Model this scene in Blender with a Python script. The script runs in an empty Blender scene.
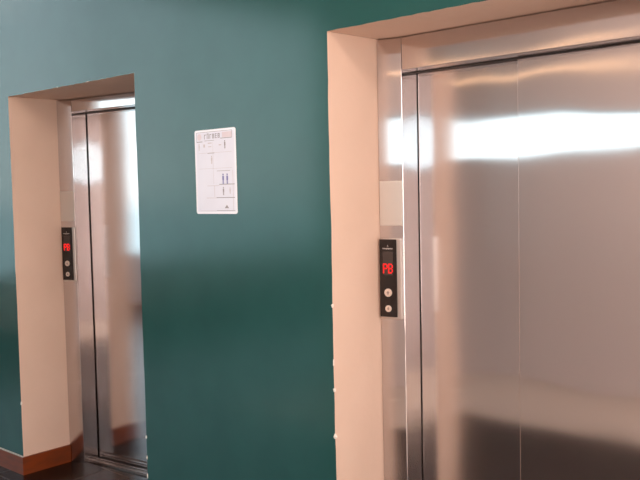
import bpy, bmesh, math, random
from mathutils import Matrix, Vector

C = bpy.context.scene.collection
SC = bpy.context.scene
random.seed(4)

# ------------------------------------------------------------------ camera
cam_d = bpy.data.cameras.new('camera')
cam_d.sensor_width = 36.0
cam_d.lens = 818.88 / 640 * 36.0
cam_d.clip_start = 0.05
cam = bpy.data.objects.new('camera', cam_d)
C.objects.link(cam)
R_ = Vector((0.74920826, 0.66199767, -0.02112039))
U_ = Vector((-0.02250318, 0.0573112, 0.99810272))
F_ = Vector((-0.66195211, 0.74731152, -0.05783508))
cam.matrix_world = Matrix(((R_.x, U_.x, -F_.x, 0.0), (R_.y, U_.y, -F_.y, -2.34193), (R_.z, U_.z, -F_.z, 1.6), (0, 0, 0, 1)))
SC.camera = cam

# ------------------------------------------------------------------ view
SC.view_settings.view_transform = 'Standard'
SC.view_settings.look = 'None'
SC.view_settings.gamma = 1
SC.view_settings.use_curve_mapping = False
SC.view_settings.exposure = 0.0

# ------------------------------------------------------------------ sky
W = bpy.data.worlds.new('sky'); SC.world = W
W.use_nodes = True
nt = W.node_tree; nt.nodes.clear()
wo = nt.nodes.new('ShaderNodeOutputWorld'); bg = nt.nodes.new('ShaderNodeBackground')
tc = nt.nodes.new('ShaderNodeTexCoord'); sp = nt.nodes.new('ShaderNodeSeparateXYZ')
cr = nt.nodes.new('ShaderNodeValToRGB'); mr = nt.nodes.new('ShaderNodeMapRange')
mr.inputs['From Min'].default_value = -0.4; mr.inputs['From Max'].default_value = 0.6
nt.links.new(tc.outputs['Generated'], sp.inputs[0]); nt.links.new(sp.outputs['Z'], mr.inputs['Value'])
nt.links.new(mr.outputs[0], cr.inputs[0])
e = cr.color_ramp.elements
e[0].position = 0.0; e[0].color = (0.46, 0.62, 0.68, 1)
e[1].position = 1.0; e[1].color = (0.62, 0.80, 1.0, 1)
for pos, col in ((0.385, (0.50, 0.66, 0.73, 1)), (0.40, (0.88, 0.97, 1.0, 1)), (0.55, (0.80, 0.93, 1.0, 1))):
    k = e.new(pos); k.color = col
nt.links.new(cr.outputs[0], bg.inputs['Color']); bg.inputs['Strength'].default_value = 3.4
nt.links.new(bg.outputs[0], wo.inputs[0])

# ------------------------------------------------------------------ large lights
def area(name, loc, rot, sx, sy, power, col, portal=False):
    d = bpy.data.lights.new(name, 'AREA'); d.shape = 'RECTANGLE'; d.size = sx; d.size_y = sy
    d.energy = power; d.color = col
    if portal: d.cycles.is_portal = True
    o = bpy.data.objects.new(name, d); C.objects.link(o); o.location = loc; o.rotation_euler = rot
    return o
H90 = math.pi / 2
RX1 = 3.0           # right end wall of the lobby
# warm daylight entering through the glazed right end of the lobby
area('daylight_right', (RX1 - 0.05, -1.52, 1.50), (0, H90, 0), 2.8, 2.6, 118, (1.0, 0.76, 0.64))
# overhead fill lights without fixtures, added to brighten the unseen lobby
area('overhead_fill', (-1.3, -1.5, 3.12), (0, 0, 0), 2.6, 0.8, 70, (1.0, 0.80, 0.70))
area('overhead_fill', (-6.6, -3.2, 4.4), (0, 0, 0), 2.0, 1.2, 60, (1.0, 0.80, 0.66))
# late sun through the right-hand glazing, landing on the lobby floor
sd = bpy.data.lights.new('sun', 'SUN'); sd.energy = 9.0; sd.angle = 0.02; sd.color = (1.0, 0.80, 0.66)
so = bpy.data.objects.new('sun', sd); C.objects.link(so); so.location = (8, -1.5, 5)
so.rotation_euler = Vector((-1.0, 0.0, -0.66)).to_track_quat('-Z', 'Y').to_euler()
# window portals
area('window_portal', (-8.98, -4.75, 2.5), (0, -H90, 0), 3.8, 7.7, 1, (1, 1, 1), True)
area('window_portal', (-0.9, -3.02, 2.0), (-H90, 0, 0), 6.6, 0.36, 1, (1, 1, 1), True)

# ------------------------------------------------------------------ materials
def mat(name, col, rough=0.5, metal=0.0, spec=0.5, bump=None, emit=None, mix=None, aniso=0.0, coat=0.0):
    m = bpy.data.materials.new(name); m.use_nodes = True
    t = m.node_tree; b = t.nodes['Principled BSDF']
    b.inputs['Base Color'].default_value = (*col, 1)
    b.inputs['Roughness'].default_value = rough; b.inputs['Metallic'].default_value = metal
    b.inputs['Specular IOR Level'].default_value = spec
    b.inputs['Coat Weight'].default_value = coat
    tcn = t.nodes.new('ShaderNodeTexCoord')
    if mix:                                   # (colour b, noise scale, (sx,sy,sz) stretch, lo, hi)
        c2, sc, st, lo, hi = mix
        mp = t.nodes.new('ShaderNodeMapping'); mp.inputs['Scale'].default_value = st
        n = t.nodes.new('ShaderNodeTexNoise'); n.inputs['Scale'].default_value = sc; n.inputs['Detail'].default_value = 4
        r = t.nodes.new('ShaderNodeMapRange'); r.inputs['From Min'].default_value = lo; r.inputs['From Max'].default_value = hi
        x = t.nodes.new('ShaderNodeMix'); x.data_type = 'RGBA'
        x.inputs[6].default_value = (*col, 1); x.inputs[7].default_value = (*c2, 1)
        t.links.new(tcn.outputs['Object'], mp.inputs[0]); t.links.new(mp.outputs[0], n.inputs['Vector'])
        t.links.new(n.outputs[0], r.inputs[0]); t.links.new(r.outputs[0], x.inputs[0])
        t.links.new(x.outputs[2], b.inputs['Base Color'])
    prev = None
    for (sc, st, dist, det) in (bump or []):
        mp = t.nodes.new('ShaderNodeMapping'); mp.inputs['Scale'].default_value = st
        n = t.nodes.new('ShaderNodeTexNoise'); n.inputs['Scale'].default_value = sc; n.inputs['Detail'].default_value = det
        bp = t.nodes.new('ShaderNodeBump'); bp.inputs['Strength'].default_value = 1.0; bp.inputs['Distance'].default_value = dist
        t.links.new(tcn.outputs['Object'], mp.inputs[0]); t.links.new(mp.outputs[0], n.inputs['Vector'])
        t.links.new(n.outputs[0], bp.inputs['Height'])
        if prev: t.links.new(prev.outputs[0], bp.inputs['Normal'])
        prev = bp
    if prev: t.links.new(prev.outputs[0], b.inputs['Normal'])
    if aniso:
        b.inputs['Anisotropic'].default_value = aniso
        tg = t.nodes.new('ShaderNodeTangent'); tg.direction_type = 'RADIAL'; tg.axis = 'Z'
        b.inputs['Anisotropic Rotation'].default_value = 0.0
        t.links.new(tg.outputs[0], b.inputs['Tangent'])
    if emit:
        b.inputs['Emission Color'].default_value = (*emit[0], 1); b.inputs['Emission Strength'].default_value = emit[1]
    return m

M = {}
M['green'] = mat('green_enamel_paint', (0.0165, 0.074, 0.068), 0.13, spec=0.5, bump=[(160, (1, 1, 1), 0.00022, 2)],
                 mix=((0.019, 0.082, 0.075), 5, (1, 1, 1), .35, .7))
M['beige'] = mat('beige_paint', (0.72, 0.525, 0.42), 0.6, spec=0.3, bump=[(45, (1, 1, 1), 0.0006, 3)],
                 mix=((0.69, 0.50, 0.395), 4, (1, 1, 1), .4, .7))
M['lobby_paint'] = mat('lobby_paint', (0.74, 0.64, 0.62), 0.7)
M['ceiling'] = mat('ceiling_paint', (0.74, 0.66, 0.62), 0.8)
M['plaster'] = mat('bare_plaster', (0.85, 0.78, 0.70), 0.8)
M['skirt'] = mat('brown_skirting_tile', (0.20, 0.038, 0.007), 0.35, mix=((0.13, 0.030, 0.009), 9, (1, 1, 5), .35, .7))
M['grout'] = mat('pale_grout', (0.45, 0.42, 0.38), 0.7)
M['steel'] = mat('brushed_steel', (0.655, 0.62, 0.62), 0.125, metal=1, aniso=0.97,
                 bump=[(2.2, (1, 1, 1.3), 0.006, 0.5)])
M['steel_plain'] = mat('satin_steel', (0.66, 0.60, 0.56), 0.35, metal=1)
M['alu'] = mat('sill_aluminium', (0.20, 0.17, 0.16), 0.35, metal=1)
M['dark'] = mat('dark_gap', (0.012, 0.010, 0.009), 0.8)
M['track'] = mat('door_track_paint', (0.06, 0.045, 0.04), 0.5)
M['black'] = mat('black_gloss_plate', (0.012, 0.007, 0.006), 0.25)
M['display'] = mat('grey_display_glass', (0.045, 0.032, 0.028), 0.3)
M['button'] = mat('button_steel', (0.78, 0.66, 0.58), 0.4, metal=0.6)
M['etch'] = mat('button_etching', (0.30, 0.22, 0.19), 0.6)
M['led'] = mat('red_led', (0.25, 0.0, 0.0), 0.5, emit=((1.0, 0.006, 0.008), 1.5))
M['mark'] = mat('pale_print', (0.34, 0.30, 0.28), 0.6)
M['paper'] = mat('laminated_paper', (0.70, 0.69, 0.77), 0.28, mix=((0.74, 0.74, 0.82), 6, (1, 1, 1), .3, .7))
M['rim'] = mat('laminate_rim', (0.86, 0.86, 0.90), 0.2)
M['ink'] = mat('grey_print', (0.30, 0.27, 0.28), 0.5)
M['ink_faint'] = mat('faint_print', (0.55, 0.49, 0.50), 0.5)
M['ink_blue'] = mat('blue_print', (0.17, 0.17, 0.38), 0.5)
M['ink_pink'] = mat('pink_print', (0.70, 0.60, 0.63), 0.4)
M['lamp'] = mat('lamp_tube', (1, .9, .75), 0.4, emit=((1.0, 0.62, 0.34), 3.2))
M['frame'] = mat('window_frame_paint', (0.30, 0.28, 0.27), 0.5)
M['tape'] = mat('plate_satin', (0.70, 0.65, 0.60), 0.42, metal=0.85)

M['bounce_floor'] = mat('pale_bounce_floor', (0.46, 0.38, 0.33), 0.35)  # pale colour of the added bounce slab
def floor_mat():
    m = mat('dark_polished_tile', (0.045, 0.022, 0.014), 0.20, spec=0.12)
    t = m.node_tree; b = t.nodes['Principled BSDF']
    tcn = t.nodes.new('ShaderNodeTexCoord'); br = t.nodes.new('ShaderNodeTexBrick')
    br.offset = 0; br.inputs['Scale'].default_value = 1.0
    br.inputs['Brick Width'].default_value = 0.45; br.inputs['Row Height'].default_value = 0.45
    br.inputs['Mortar Size'].default_value = 0.004; br.inputs['Mortar Smooth'].default_value = 0.1
    br.inputs['Color1'].default_value = (0.016, 0.007, 0.005, 1); br.inputs['Color2'].default_value = (0.011, 0.006, 0.004, 1)
    br.inputs['Mortar'].default_value = (0.07, 0.055, 0.05, 1)
    mp = t.nodes.new('ShaderNodeMapping'); mp.inputs['Location'].default_value = (0.05, 0.10, 0)
    t.links.new(tcn.outputs['Object'], mp.inputs[0]); t.links.new(mp.outputs[0], br.inputs['Vector'])
    t.links.new(br.outputs['Color'], b.inputs['Base Color'])
    return m
M['floor'] = floor_mat()

def glass_mat():
    m = bpy.data.materials.new('window_glass'); m.use_nodes = True
    t = m.node_tree; t.nodes.clear()
    o = t.nodes.new('ShaderNodeOutputMaterial'); a = t.nodes.new('ShaderNodeBsdfTransparent'); g = t.nodes.new('ShaderNodeBsdfGlossy')
    g.inputs['Roughness'].default_value = 0.02; x = t.nodes.new('ShaderNodeMixShader'); x.inputs[0].default_value = 0.06
    a.inputs[0].default_value = (0.95, 0.98, 0.98, 1)
    t.links.new(a.outputs[0], x.inputs[1]); t.links.new(g.outputs[0], x.inputs[2]); t.links.new(x.outputs[0], o.inputs[0])
    return m
M['glass'] = glass_mat()

# ------------------------------------------------------------------ helpers
def obj(name, bm, m, parent=None, bevel=0.0, smooth=False, seg=2):
    me = bpy.data.meshes.new(name)
    bmesh.ops.recalc_face_normals(bm, faces=bm.faces)
    bm.to_mesh(me); bm.free()
    for mm in (m if isinstance(m, (list, tuple)) else [m]): me.materials.append(mm)
    o = bpy.data.objects.new(name, me); C.objects.link(o)
    if parent: o.parent = parent
    if smooth:
        for p in me.polygons: p.use_smooth = True
    if bevel:
        b = o.modifiers.new('bevel', 'BEVEL'); b.width = bevel; b.segments = seg; b.limit_method = 'ANGLE'
    return o
def box(bm, x0, x1, y0, y1, z0, z1, mi=0, dz=None):
    # dz: z change of the underside between x0 and x1
    lo = (z0, z0 + (dz or 0))
    v = [bm.verts.new((x, y, z)) for x, zl in ((x0, lo[0]), (x1, lo[1])) for y in (y0, y1) for z in (zl, z1)]
    for f in ((0, 1, 3, 2), (4, 6, 7, 5), (0, 4, 5, 1), (2, 3, 7, 6), (0, 2, 6, 4), (1, 5, 7, 3)):
        bm.faces.new([v[i] for i in f]).material_index = mi
    return bm
def bx(*a, **k): return box(bmesh.new(), *a, **k)
def disc(bm, cx, cz, r, y0, y1, n=32, rz=None):
    a = [bm.verts.new((cx + r * math.cos(2 * math.pi * i / n), y0, cz + (rz or r) * math.sin(2 * math.pi * i / n))) for i in range(n)]
    b = [bm.verts.new((v.co.x, y1, v.co.z)) for v in a]
    bm.faces.new(a); bm.faces.new(b[::-1])
    for i in range(n): bm.faces.new((a[i], a[(i + 1) % n], b[(i + 1) % n], b[i]))
    return bm
def prism(bm, pts, y0, y1):
    a = [bm.verts.new((x, y0, z)) for x, z in pts]; b = [bm.verts.new((x, y1, z)) for x, z in pts]
    bm.faces.new(a); bm.faces.new(b[::-1]); n = len(a)
    for i in range(n): bm.faces.new((a[i], a[(i + 1) % n], b[(i + 1) % n], b[i]))
    return bm
def thing(name, label, cat, loc, group=None):
    o = bpy.data.objects.new(name, None); C.objects.link(o); o.location = loc; o.empty_display_size = 0.1
    o['label'] = label; o['category'] = cat
    if group: o['group'] = group
    return o
def struct(o):
    o['kind'] = 'structure'; return o

# ------------------------------------------------------------------ dimensions
XL, CEIL, HALL, XH = -9.0, 3.2, 4.6, -4.70
D = 0.300                 # depth of the plaster reveals
XA, XB = -4.4095, -3.2192 # left opening
X0, X1 = -2.0175, -0.822  # right opening
H1, H2 = 2.1785, 2.1995
YOPP = -3.0
ST0 = 0.012

# ------------------------------------------------------------------ green wall with the two openings
def lift_wall():
    bm = bmesh.new()
    T = 0.72
    def edge_z(x, h):         # vertical arris, slightly uneven plaster
        n = 36; out = []
        for i in range(n + 1):
            z = h * i / n
            j = 0 if i in (0, n) else random.uniform(-1, 1) * 0.0011 + 0.0012 * math.sin(z * 7 + x)
            out.append(Vector((x + j, 0, z)))
        return out
    def edge_x(xa, xb, h):
        n = 50; out = []
        for i in range(n + 1):
            x = xa + (xb - xa) * i / n
            j = 0 if i in (0, n) else random.uniform(-1, 1) * 0.0012
            out.append(Vector((x, 0, h + j)))
        return out
    def strip(A, B, mi):
        va = [bm.verts.new(p) for p in A]; vb = [bm.verts.new(p) for p in B]
        for i in range(len(A) - 1):
            bm.faces.new((va[i], va[i + 1], vb[i + 1], vb[i])).material_index = mi
    def flat(pts, x): return [Vector((x, 0, p.z)) for p in pts]
    ea, eb, ec, ed = edge_z(XA, H1), edge_z(XB, H1), edge_z(X0, H2), edge_z(X1, H2)
    def quad(xa, xb, za, zb, mi=0):
        strip([Vector((xa, 0, za)), Vector((xa, 0, zb))], [Vector((xb, 0, za)), Vector((xb, 0, zb))], mi)
    # plain areas
    m0, m1, m2, m3 = XA - 0.03, XB + 0.03, X0 - 0.03, X1 + 0.03
    quad(XL, XH, 0, HALL); quad(XH, m0, 0, CEIL); quad(m1, m2, 0, CEIL); quad(m3, RX1, 0, CEIL)
    strip(flat(ea, m0), ea, 0); strip(eb, flat(eb, m1), 0); strip(flat(ec, m2), ec, 0); strip(ed, flat(ed, m3), 0)
    quad(m0, XA, H1, CEIL); quad(XB, m1, H1, CEIL); quad(m2, X0, H2, CEIL); quad(X1, m3, H2, CEIL)
    t1, t2 = edge_x(XA, XB, H1), edge_x(X0, X1, H2)
    for t in (t1, t2):
        strip(t, [Vector((p.x, 0, CEIL)) for p in t], 0)
    # beige reveals and soffits
    for e_, s in ((ea, 0), (eb, 0), (ec, 0), (ed, 0)):
        x = (XA, XB, X0, X1)[(ea, eb, ec, ed).index(e_)]
        strip(e_, [Vector((x, 0.02, p.z)) for p in e_], 1); rise = {XA: .003, XB: .003 - .004 * (XB - XA)}.get(x, .008)
        q = [Vector((x, 0.02, p.z)) for p in e_]; yk = D if x in (XA, XB) else D + .02
        q2 = [Vector((x, yk, p.z)) for p in e_]; q2[-1].z += rise; q3 = [Vector((x, T, p.z)) for p in q2]
        strip(q, q2, 1); strip(q2, q3, 1)
    # the left soffit sags slightly towards the right at its inner edge
    strip(t1, [Vector((p.x, D, H1 + 0.003 - 0.004 * (p.x - XA))) for p in t1], 1)
    strip([Vector((p.x, D, H1 + 0.003 - 0.004 * (p.x - XA))) for p in t1], [Vector((p.x, T, H1 + 0.003 - 0.004 * (p.x - XA))) for p in t1], 1)
    strip(t2, [Vector((p.x, D + .02, H2 + .008)) for p in t2], 1); strip([Vector((p.x, D + .02, H2 + .008)) for p in t2], [Vector((p.x, T, H2 + .008)) for p in t2], 1)
    # back of the wall, floor line and ends close the solid
    def bq(xa, xb, za, zb):
        vs = [bm.verts.new(c) for c in ((xa, T, za), (xb, T, za), (xb, T, zb), (xa, T, zb))]; bm.faces.new(vs)
    bq(XL, XA, 0, CEIL); bq(XB, X0, 0, CEIL); bq(X1, RX1, 0, CEIL); bq(XA, XB, H1, CEIL); bq(X0, X1, H2 + .008, CEIL)
    for x, h in ((XL, HALL), (RX1, CEIL)):
        bm.faces.new([bm.verts.new(c) for c in ((x, 0, 0), (x, T, 0), (x, T, h), (x, 0, h))])
    bmesh.ops.remove_doubles(bm, verts=bm.verts, dist=0.0001)
    # back of the wall and the lift shaft behind it
    o = obj('wall_back', bm, [M['green'], M['beige']])
    return struct(o)
wall = lift_wall()
struct(obj('wall_shaft', bx(XL, RX1, 0.72, 0.86, 0, HALL), M['dark']))

def chips(spots):
    for (x, z, w, h, s) in spots:
        bm = bmesh.new()
        bmesh.ops.create_icosphere(bm, subdivisions=2, radius=1)
        for v in bm.verts:
            k = 1 + random.uniform(-.25, .25)
            v.co = Vector((v.co.x * w * k, v.co.y * 0.0035 * k, v.co.z * h * k))
            v.co += Vector((x, 0.0005, z))
        obj('plaster_chip', bm, M['plaster'], wall)
chips([(X0 - 0.001, 1.17, .006, .007, 1), (X0, 0.845, .006, .008, 1), (X0, 0.665, .008, .010, 1), (X0 - .001, .95, .0018, .014, 1),
       
       (XB + .001, .115, .006, .022, 1), (XB + .001, .17, .004, .010, 1), (XB, .34, .004, .010, 1), (XB, .25, .003, .012, 1), (XB, .44, .004, .008, 1), (XA, .42, .007, .012, 1),
       (XA + .52, H1 + .001, .005, .004, 1), (XA + .8, H1, .014, .0022, 1)])

# ------------------------------------------------------------------ rest of the shell
struct(obj('floor', bx(XL, RX1, -8.5, 0.72, -0.1, 0), M['floor']))
bm = bmesh.new(); box(bm, -4.55, RX1, YOPP, -1.75, 0, 0.004); box(bm, -0.7, RX1, -1.75, -ST0, 0, 0.004)  # unseen pale slab, added to bounce sun upward and lighten the door reflections
struct(obj('floor_bounce_slab', bm, M['bounce_floor']))
bm = bmesh.new()
for pts, z in (([(XH, YOPP - .15), (RX1 + .15, YOPP - .15), (RX1 + .15, 0.86), (XH, 0.86)], CEIL),
               ([(XL - .15, -8.6), (XH, YOPP - .2), (XH, 0.86), (XL - .15, 0.86)], HALL)):
    a = [bm.verts.new((x, y, z)) for x, y in pts]; b = [bm.verts.new((x, y, z + .1)) for x, y in pts]
    bm.faces.new(a); bm.faces.new(b[::-1])
    for k in range(4): bm.faces.new((a[k], a[(k + 1) % 4], b[(k + 1) % 4], b[k]))
box(bm, XH, XH + .1, YOPP - .15, 0.0, CEIL + .1, HALL + .1)
struct(obj('ceiling', bm, M['ceiling']))
def holed_wall(name, axis, pos, thick, a0, a1, z0, z1, holes):
    # axis 'x': wall along x at y=pos; 'y': wall along y at x=pos. holes: (a, b, za, zb) sorted
    bm = bmesh.new()
    def b(a, c, za, zb):
        if c - a < 1e-6 or zb - za < 1e-6: return
        if axis == 'x': box(bm, a, c, pos, pos + thick, za, zb)
        else: box(bm, pos, pos + thick, a, c, za, zb)
    cur = a0
    for (p, q, za, zb) in holes:
        b(cur, p, z0, z1); b(p, q, z0, za); b(p, q, zb, z1); cur = q
    b(cur, a1, z0, z1)
    return struct(obj(name, bm, M['lobby_paint']))
def window(n, axis, pos, a, b, za, zb, bars):
    bm = bmesh.new(); w = 0.03
    def s(p, q, r, t):
        if axis == 'x': box(bm, p, q, pos - .025, pos + .025, r, t)
        else: box(bm, pos - .025, pos + .025, p, q, r, t)
    s(a, b, za, za + w); s(a, b, zb - w, zb); s(a, a + w, za + w, zb - w); s(b - w, b, za + w, zb - w)
    for i in range(1, bars):
        c = a + (b - a) * i / bars; s(c - .012, c + .012, za + w, zb - w)
    f = struct(obj('window_%d' % n, bm, M['frame']))
    g = bmesh.new()
    if axis == 'x': box(g, a + w, b - w, pos - .003, pos + .003, za + w, zb - w)
    else: box(g, pos - .003, pos + .003, a + w, b - w, za + w, zb - w)
    obj('glass_pane', g, M['glass'], f)
holed_wall('wall_left', 'y', XL - 0.15, 0.15, -8.5, 0.72, 0, HALL, [(-8.3, -0.9, 0.68, 4.4)])
window(1, 'y', XL - 0.08, -8.3, -0.9, 0.68, 4.4, 5)
def slab(pts, z0, z1, name, m):
    bm = bmesh.new(); a = [bm.verts.new((x, y, z0)) for x, y in pts]; b = [bm.verts.new((x, y, z1)) for x, y in pts]
    bm.faces.new(a); bm.faces.new(b[::-1]); n = len(a)
    for i in range(n): bm.faces.new((a[i], a[(i + 1) % n], b[(i + 1) % n], b[i]))
    return struct(obj(name, bm, m))
slab([(-4.62, YOPP - .15), (-4.70, YOPP), (XL, -8.30), (XL, -8.50)], 0, HALL, 'wall_side', M['lobby_paint'])
holed_wall('wall_front', 'x', YOPP - 0.15, 0.15, -4.70, RX1, 0, CEIL, [(-4.2, 2.4, 1.82, 2.19)])
window(2, 'x', YOPP - 0.08, -4.2, 2.4, 1.82, 2.19, 4)
holed_wall('wall_right', 'y', RX1, 0.15, YOPP, 0.56, 0, CEIL, [(-2.88, -0.2, 0.08, 2.95)])
window(3, 'y', RX1 + 0.07, -2.88, -0.2, 0.08, 2.95, 3)

# skirting
SK, ST = 0.104, 0.012
def skirting(name, x0, x1, left_end=False):
    return struct(obj(name, bx(x0, x1, -ST, 0, 0, SK), [M['skirt']], bevel=0.0015))
bm = bmesh.new()
box(bm, XL, XA + ST, -ST, 0.0, 0, SK); box(bm, XA, XA + ST, 0.0, D, 0, SK)
b_left = struct(obj('baseboard_left', bm, M['skirt']))
obj('grout_line', bx(XL, XA + 0.004, -ST, 0.0, SK, SK + 0.004), M['grout'], b_left)
bm = bmesh.new(); box(bm, XB - ST, X0 + ST, -ST, 0, 0, SK); box(bm, XB - ST, XB, 0, D, 0, SK); box(bm, X0, X0 + ST, 0, D, 0, SK)
struct(obj('baseboard_back', bm, M['skirt']))
bm = bmesh.new(); box(bm, X1 - ST, RX1, -ST, 0, 0, SK); box(bm, X1 - ST, X1, 0, D, 0, SK)
struct(obj('baseboard_right', bm, M['skirt']))
struct(obj('baseboard_front', bx(-4.55, RX1, YOPP, YOPP + ST, 0, SK), M['lobby_paint']))
struct(obj('baseboard_side', bx(XL, XL + ST, -8.25, -ST, 0, SK), M['skirt']))

# lamps behind the camera
def batten(x0, x1, y, z, label):
    r = thing('strip_lamp', label, 'lamp', ((x0 + x1) / 2, y, z))
    h = (x1 - x0) / 2
    obj('lamp_housing', bx(-h, h, -0.03, 0.0, -0.03, 0.03), M['lobby_paint'], r, 0.003)
    bm = bmesh.new(); bmesh.ops.create_cone(bm, cap_ends=True, segments=16, radius1=.008, radius2=.008, depth=2 * h - .06,
        matrix=Matrix.Translation((0, .012, 0)) @ Matrix.Rotation(H90, 4, 'Y'))
    obj('lamp_tube', bm, M['lamp'], r, smooth=False)
    return r
batten(-4.38, -2.2, YOPP + 0.03, 2.56, 'long warm tube lamp on the lobby wall across from the lifts')

# ------------------------------------------------------------------ elevators
JW, JR = 0.1025, 0.130
JF, SPLAY = 0.1025, 0.025           # face width and setback of the splayed jamb front
SA = math.atan2(SPLAY, JF)
TURN = math.radians(7.0)          # the far lift front stands slightly askew in its opening
def elevator(xo, width, htop, head, label, sag=0.0, turn=0.0):
    """local x=0 at the left reveal, y=0 at the front of the steel frame"""
    r = thing('elevator', label, 'elevator', (xo, D, 0), 'stainless steel elevators in the green wall')
    r.rotation_euler = (0, 0, turn)
    xr = width - 0.14                       # right jamb starts
    g = 0.0015
    S = M['steel']
    def jamb(pts, zt):
        bm = bmesh.new()
        a = [bm.verts.new((x, y, 0)) for x, y in pts]; b = [bm.verts.new((x, y, zt(x))) for x, y in pts]
        bm.faces.new(a); bm.faces.new(b[::-1]); n = len(a)
        for k in range(n): bm.faces.new((a[k], a[(k + 1) % n], b[(k + 1) % n], b[k]))
        obj('jamb', bm, S, r, 0.0022, seg=3)
    top = lambda x: htop + 0.004 - sag * x
    jamb([(g, 0), (JF, SPLAY), (JW, JR), (g + JR * math.tan(turn), JR)], top)
    jamb([(width - g, 0), (xr, SPLAY), (xr, JR), (width - g, JR)], top)
    bm = bmesh.new()
    v = []
    for x0_, x1_ in ((JW + .001, JW + .001), (xr - .001, xr - .001)):
        for y, x in ((SPLAY, x0_), (JR, x1_)):
            # the fascia leans a touch, its foot set back
            v += [bm.verts.new((x, y + (.0026 if k == 0 and y == SPLAY else 0), z)) for k, z in enumerate((head + .0065 - sag * (x - JW), htop + .004 - sag * x))]
    for f in ((0, 1, 3, 2), (4, 6, 7, 5), (0, 4, 5, 1), (2, 3, 7, 6), (0, 2, 6, 4), (1, 5, 7, 3)):
        bm.faces.new([v[i] for i in f])
    obj('header', bm, S, r, 0.002, seg=2)
    # telescopic door: the left leaf runs a little deeper than the right one
    xs = 0.5600
    obj('door_panel', bx(JW - 0.05, xs + 0.04, JR + 0.006, JR + 0.030, 0.012, head + 0.04), S, r, 0.002)
    obj('door_panel', bx(xs, xr - 0.001, JR - 0.018, JR + 0.002, 0.012, head + 0.0015 - sag * 0.6), S, r, 0.0025, seg=3)
    # door track seen as a dark strip behind the header
    obj('door_track', bx(JW + .001, xr - .001, JR - 0.016, JR + 0.004, head + 0.003, head + 0.006, dz=-sag * (xr - JW)), M['track'], r)
    # sill with grooves
    bm = bmesh.new()
    box(bm, JW, xr, JR - 0.085, JR + 0.09, 0, 0.006)
    for y in (JR - .075, JR - .035):
        box(bm, JW, xr, y, y + 0.005, 0.006, 0.011)
    obj('sill', bm, M['alu'], r)
    # blank cover plate above the call panel
    cp = bx(0.004, 0.101, -0.0022, 0.0003, 1.461, 1.640)
    obj('cover_plate', cp, M['tape'], r, 0.0008).rotation_euler = (0, 0, SA)
    return r
elevator(XA, XB - XA - .006, H1 - 0.007, 2.100, 'distant stainless steel elevator at the left, mostly hidden by the green pier', turn=TURN)
elevator(X0, X1 - X0, H2, 2.0708, 'nearest stainless steel elevator at the right with both door leaves and long header')

# ------------------------------------------------------------------ call panels
GLY = {'P': ('1110', '1001', '1001', '1110', '1000', '1000', '1000'),
       'B': ('1110', '1001', '1001', '1110', '1001', '1001', '1110')}
def call_panel(xo, y, label, dz=0.0, turn=0.0):
    r = thing('call_panel', label, 'call panel', (xo, y, 1.084 + dz), 'elevator call panels')
    w, h, t = 0.093, 0.325, 0.018
    r.rotation_euler = (0, 0, SA + turn)
    obj('housing', bx(0, w, -t, 0, 0, h), M['steel_plain'], r, 0.004, seg=3)
    bm = bx(0.001, 0.075, -t - 0.004, -t + 0.0005, 0.010, h - 0.002)
    fp = obj('face_plate', bm, M['black'], r, 0.0015)
    y0 = -t - 0.004
    obj('display', bx(0.016, 0.060, y0 - .0008, y0 + .001, 0.180, 0.274), M['display'], r)
    # maker's mark: a small peak over a word too small to read
    bm = bmesh.new()
    prism(bm, [(0.0345, 0.292), (0.038, 0.301), (0.0415, 0.292), (0.038, 0.295)], y0 - .0006, y0 + .0005)
    x = 0.0155
    for k, wd in enumerate((.0035, .004, .0035, .004, .003, .004, .0035, .0035, .004)):
        box(bm, x, x + wd, y0 - .0006, y0 + .0005, 0.2835 - (0.0012 if k in (3, 5) else 0), 0.2885 + (0.0008 if k in (0, 4) else 0)); x += wd + .0012
    obj('maker_mark', bm, M['mark'], r)
    # PB in red lamps
    bm = bmesh.new()
    for gi, ch in enumerate('PB'):
        for ri, row in enumerate(GLY[ch]):
            for ci, c in enumerate(row):
                if c == '1':
                    cx = 0.0190 + gi * 0.0220 + ci * 0.0053; cz = 0.2230 - ri * 0.0057
                    box(bm, cx - .0023, cx + .0023, y0 - .0016, y0 - .0006, cz - .0024, cz + .0024)
    obj('floor_number', bm, M['led'], r)
    for (z, rad, up) in ((0.1085, 0.0165, 1), (0.0440, 0.0135, -1)):
        bm = bmesh.new(); disc(bm, 0.038, z, rad, y0 - .0045, y0 + .0005)
        b = obj('button', bm, M['button'], r, 0.0012)
        b['label'] = 'round call button with an arrow pointing ' + ('up' if up > 0 else 'down')
        bm = bmesh.new(); s = rad * 0.45 * up
        prism(bm, [(0.038 - abs(s), z - s * .1), (0.038, z + s), (0.038 + abs(s), z - s * .1), (0.038 + abs(s) * .4, z - s * .1), (0.038 + abs(s) * .4, z - s), (0.038 - abs(s) * .4, z - s), (0.038 - abs(s) * .4, z - s * .1)], y0 - .0050, y0 - .0042)
        obj('arrow', bm, M['etch'], b)
call_panel(X0 + 0.007 * math.cos(SA), D + .0065 * math.sin(SA) - .0006, 'black call panel reading PB beside the nearest elevator doors')
call_panel(XA + 0.018 * math.cos(SA + TURN), D + .0175 * math.sin(SA + TURN) - .0006, 'small far black call panel beside the left elevator, its number glowing red', 0.018, TURN)

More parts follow.
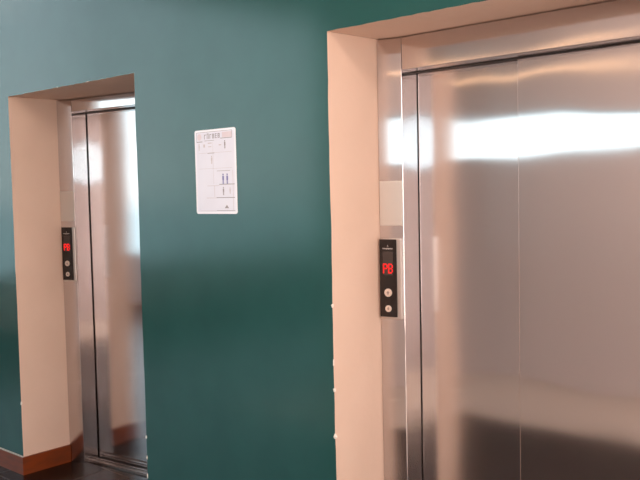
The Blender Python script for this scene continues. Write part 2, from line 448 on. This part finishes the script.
# ------------------------------------------------------------------ notice on the green pier
def notice():
    r = thing('wall_notice', 'white laminated notice with faint printed table on the green pier', 'notice', (-2.793, 0, 1.518))
    w, h, t = 0.262, 0.362, 0.0016
    def rr(x0, x1, z0, z1, rad, y0, y1):
        pts = []
        for cx, cz, a0 in ((x1 - rad, z1 - rad, 0), (x0 + rad, z1 - rad, 90), (x0 + rad, z0 + rad, 180), (x1 - rad, z0 + rad, 270)):
            for i in range(6):
                a = math.radians(a0 + 18 * i); pts.append((cx + rad * math.cos(a), cz + rad * math.sin(a)))
        return prism(bmesh.new(), pts, y0, y1)
    obj('laminate', rr(0, w, 0, h, .010, -t, 0), M['rim'], r)
    obj('paper', rr(.009, w - .009, .010, h - .010, .003, -t - .0004, -t + .0002), M['paper'], r)
    y0, y1 = -t - .0007, -t - .0002
    def P(px, py):     # notice sheet fractions from its printed layout
        return ((px - 196) / 41 * w, h - (py - 129.5) / 84.5 * h)
    def ln(bm, ax, ay, bx_, by, tk=.0018):
        a, b = P(ax, ay), P(bx_, by)
        if abs(ax - bx_) > abs(ay - by): box(bm, a[0], b[0], y0, y1, a[1] - tk / 2, a[1] + tk / 2)
        else: box(bm, a[0] - tk / 2, a[0] + tk / 2, y0, y1, b[1], a[1])
    def rect(bm, ax, ay, bx_, by):
        a, b = P(ax, ay), P(bx_, by); box(bm, a[0], b[0], y0, y1, b[1], a[1])
    pk = bmesh.new(); rect(pk, 224, 133, 233.5, 138.5); obj('pink_block', pk, M['ink_pink'], r)
    for q in ((198, 131.8, 233.5, 131.8), (198, 141.2, 204, 141.2, .003), (206, 140.5, 216, 140.5), (222, 139, 233.5, 139, .0025), (198.2, 132, 198.2, 141), (233.5, 132, 233.5, 139), (209, 153.2, 216, 153.2), (220, 184.6, 235, 184.6, .003), (217, 197.8, 235, 197.8, .003), (217, 210.8, 235, 210.8, .0022), (218, 171.2, 231, 171.2, .0018)):
        bm = bmesh.new(); ln(bm, *q); obj('table_rule', bm, M['ink'], r)
    for q in ((200, 152.8, 233, 152.8, .0012), (214.5, 142, 214.5, 184, .0008), (208, 185.8, 220, 185.8), (207, 198, 217, 198), (200, 211, 217, 211), (215.2, 186, 215.2, 197), (233.6, 171, 233.6, 211), (200, 168.5, 233, 168.5, .0010)):
        bm = bmesh.new(); ln(bm, *q); obj('table_rule', bm, M['ink_faint'], r)
    # heading letters, too small to read, kept as six dark strokes groups
    bm = bmesh.new()
    x = 206.0
    for k in range(6):
        hgt = 4.6 if k != 1 else 5.4
        top = 138.9 - hgt - k * 0.10
        rect(bm, x, top, x + .55, 138.9 - k * .1); rect(bm, x, top, x + 1.8, top + .7)
        if k % 2: rect(bm, x + 1.3, top, x + 1.85, 138.9 - k * .1)
        if k > 2: rect(bm, x, 136.2 - k * .1, x + 1.8, 136.8 - k * .1); rect(bm, x, 138.3 - k * .1, x + 1.8, 138.9 - k * .1)
        x += 2.75
    obj('heading', bm, M['ink'], r)
    def fig(px, py, s, m, name):      # small standing pictogram
        bm = bmesh.new(); c = P(px, py); disc(bm, c[0], c[1], .0042 * s, y0, y1, 12)
        box(bm, c[0] - .0052 * s, c[0] + .0052 * s, y0, y1, c[1] - .024 * s, c[1] - .0055 * s)
        box(bm, c[0] - .0040 * s, c[0] - .0008 * s, y0, y1, c[1] - .040 * s, c[1] - .024 * s)
        box(bm, c[0] + .0008 * s, c[0] + .0040 * s, y0, y1, c[1] - .040 * s, c[1] - .024 * s)
        obj(name, bm, m, r)
    fig(224, 175.0, 1.0, M['ink_blue'], 'pictogram'); fig(228, 175.0, 1.0, M['ink_blue'], 'pictogram')
    fig(224, 188, .8, M['ink'], 'pictogram'); fig(230.5, 188.5, .6, M['ink_faint'], 'pictogram')
    fig(213, 156.5, .8, M['ink_faint'], 'pictogram'); fig(200.5, 143.5, .7, M['ink_faint'], 'pictogram'); fig(226.5, 142.0, .8, M['ink'], 'pictogram')
    bm = bmesh.new(); c = P(201, 136.5); disc(bm, c[0], c[1], .014, y0, y1, 24); obj('emblem', bm, M['ink_pink'], r)
    for q in ((209.5, 142.6, 213.5, 143.5), (210, 146.3, 213, 147), (220.5, 145, 223, 146), (205, 144, 206.5, 147)):
        bm = bmesh.new(); rect(bm, *q); obj('small_print', bm, M['ink_faint'], r)
    bm = bmesh.new(); a, b, c = P(224.8, 208.4), P(229, 208.4), P(227, 205); prism(bm, [a, b, c], y0, y1); obj('pictogram', bm, M['ink'], r)
notice()
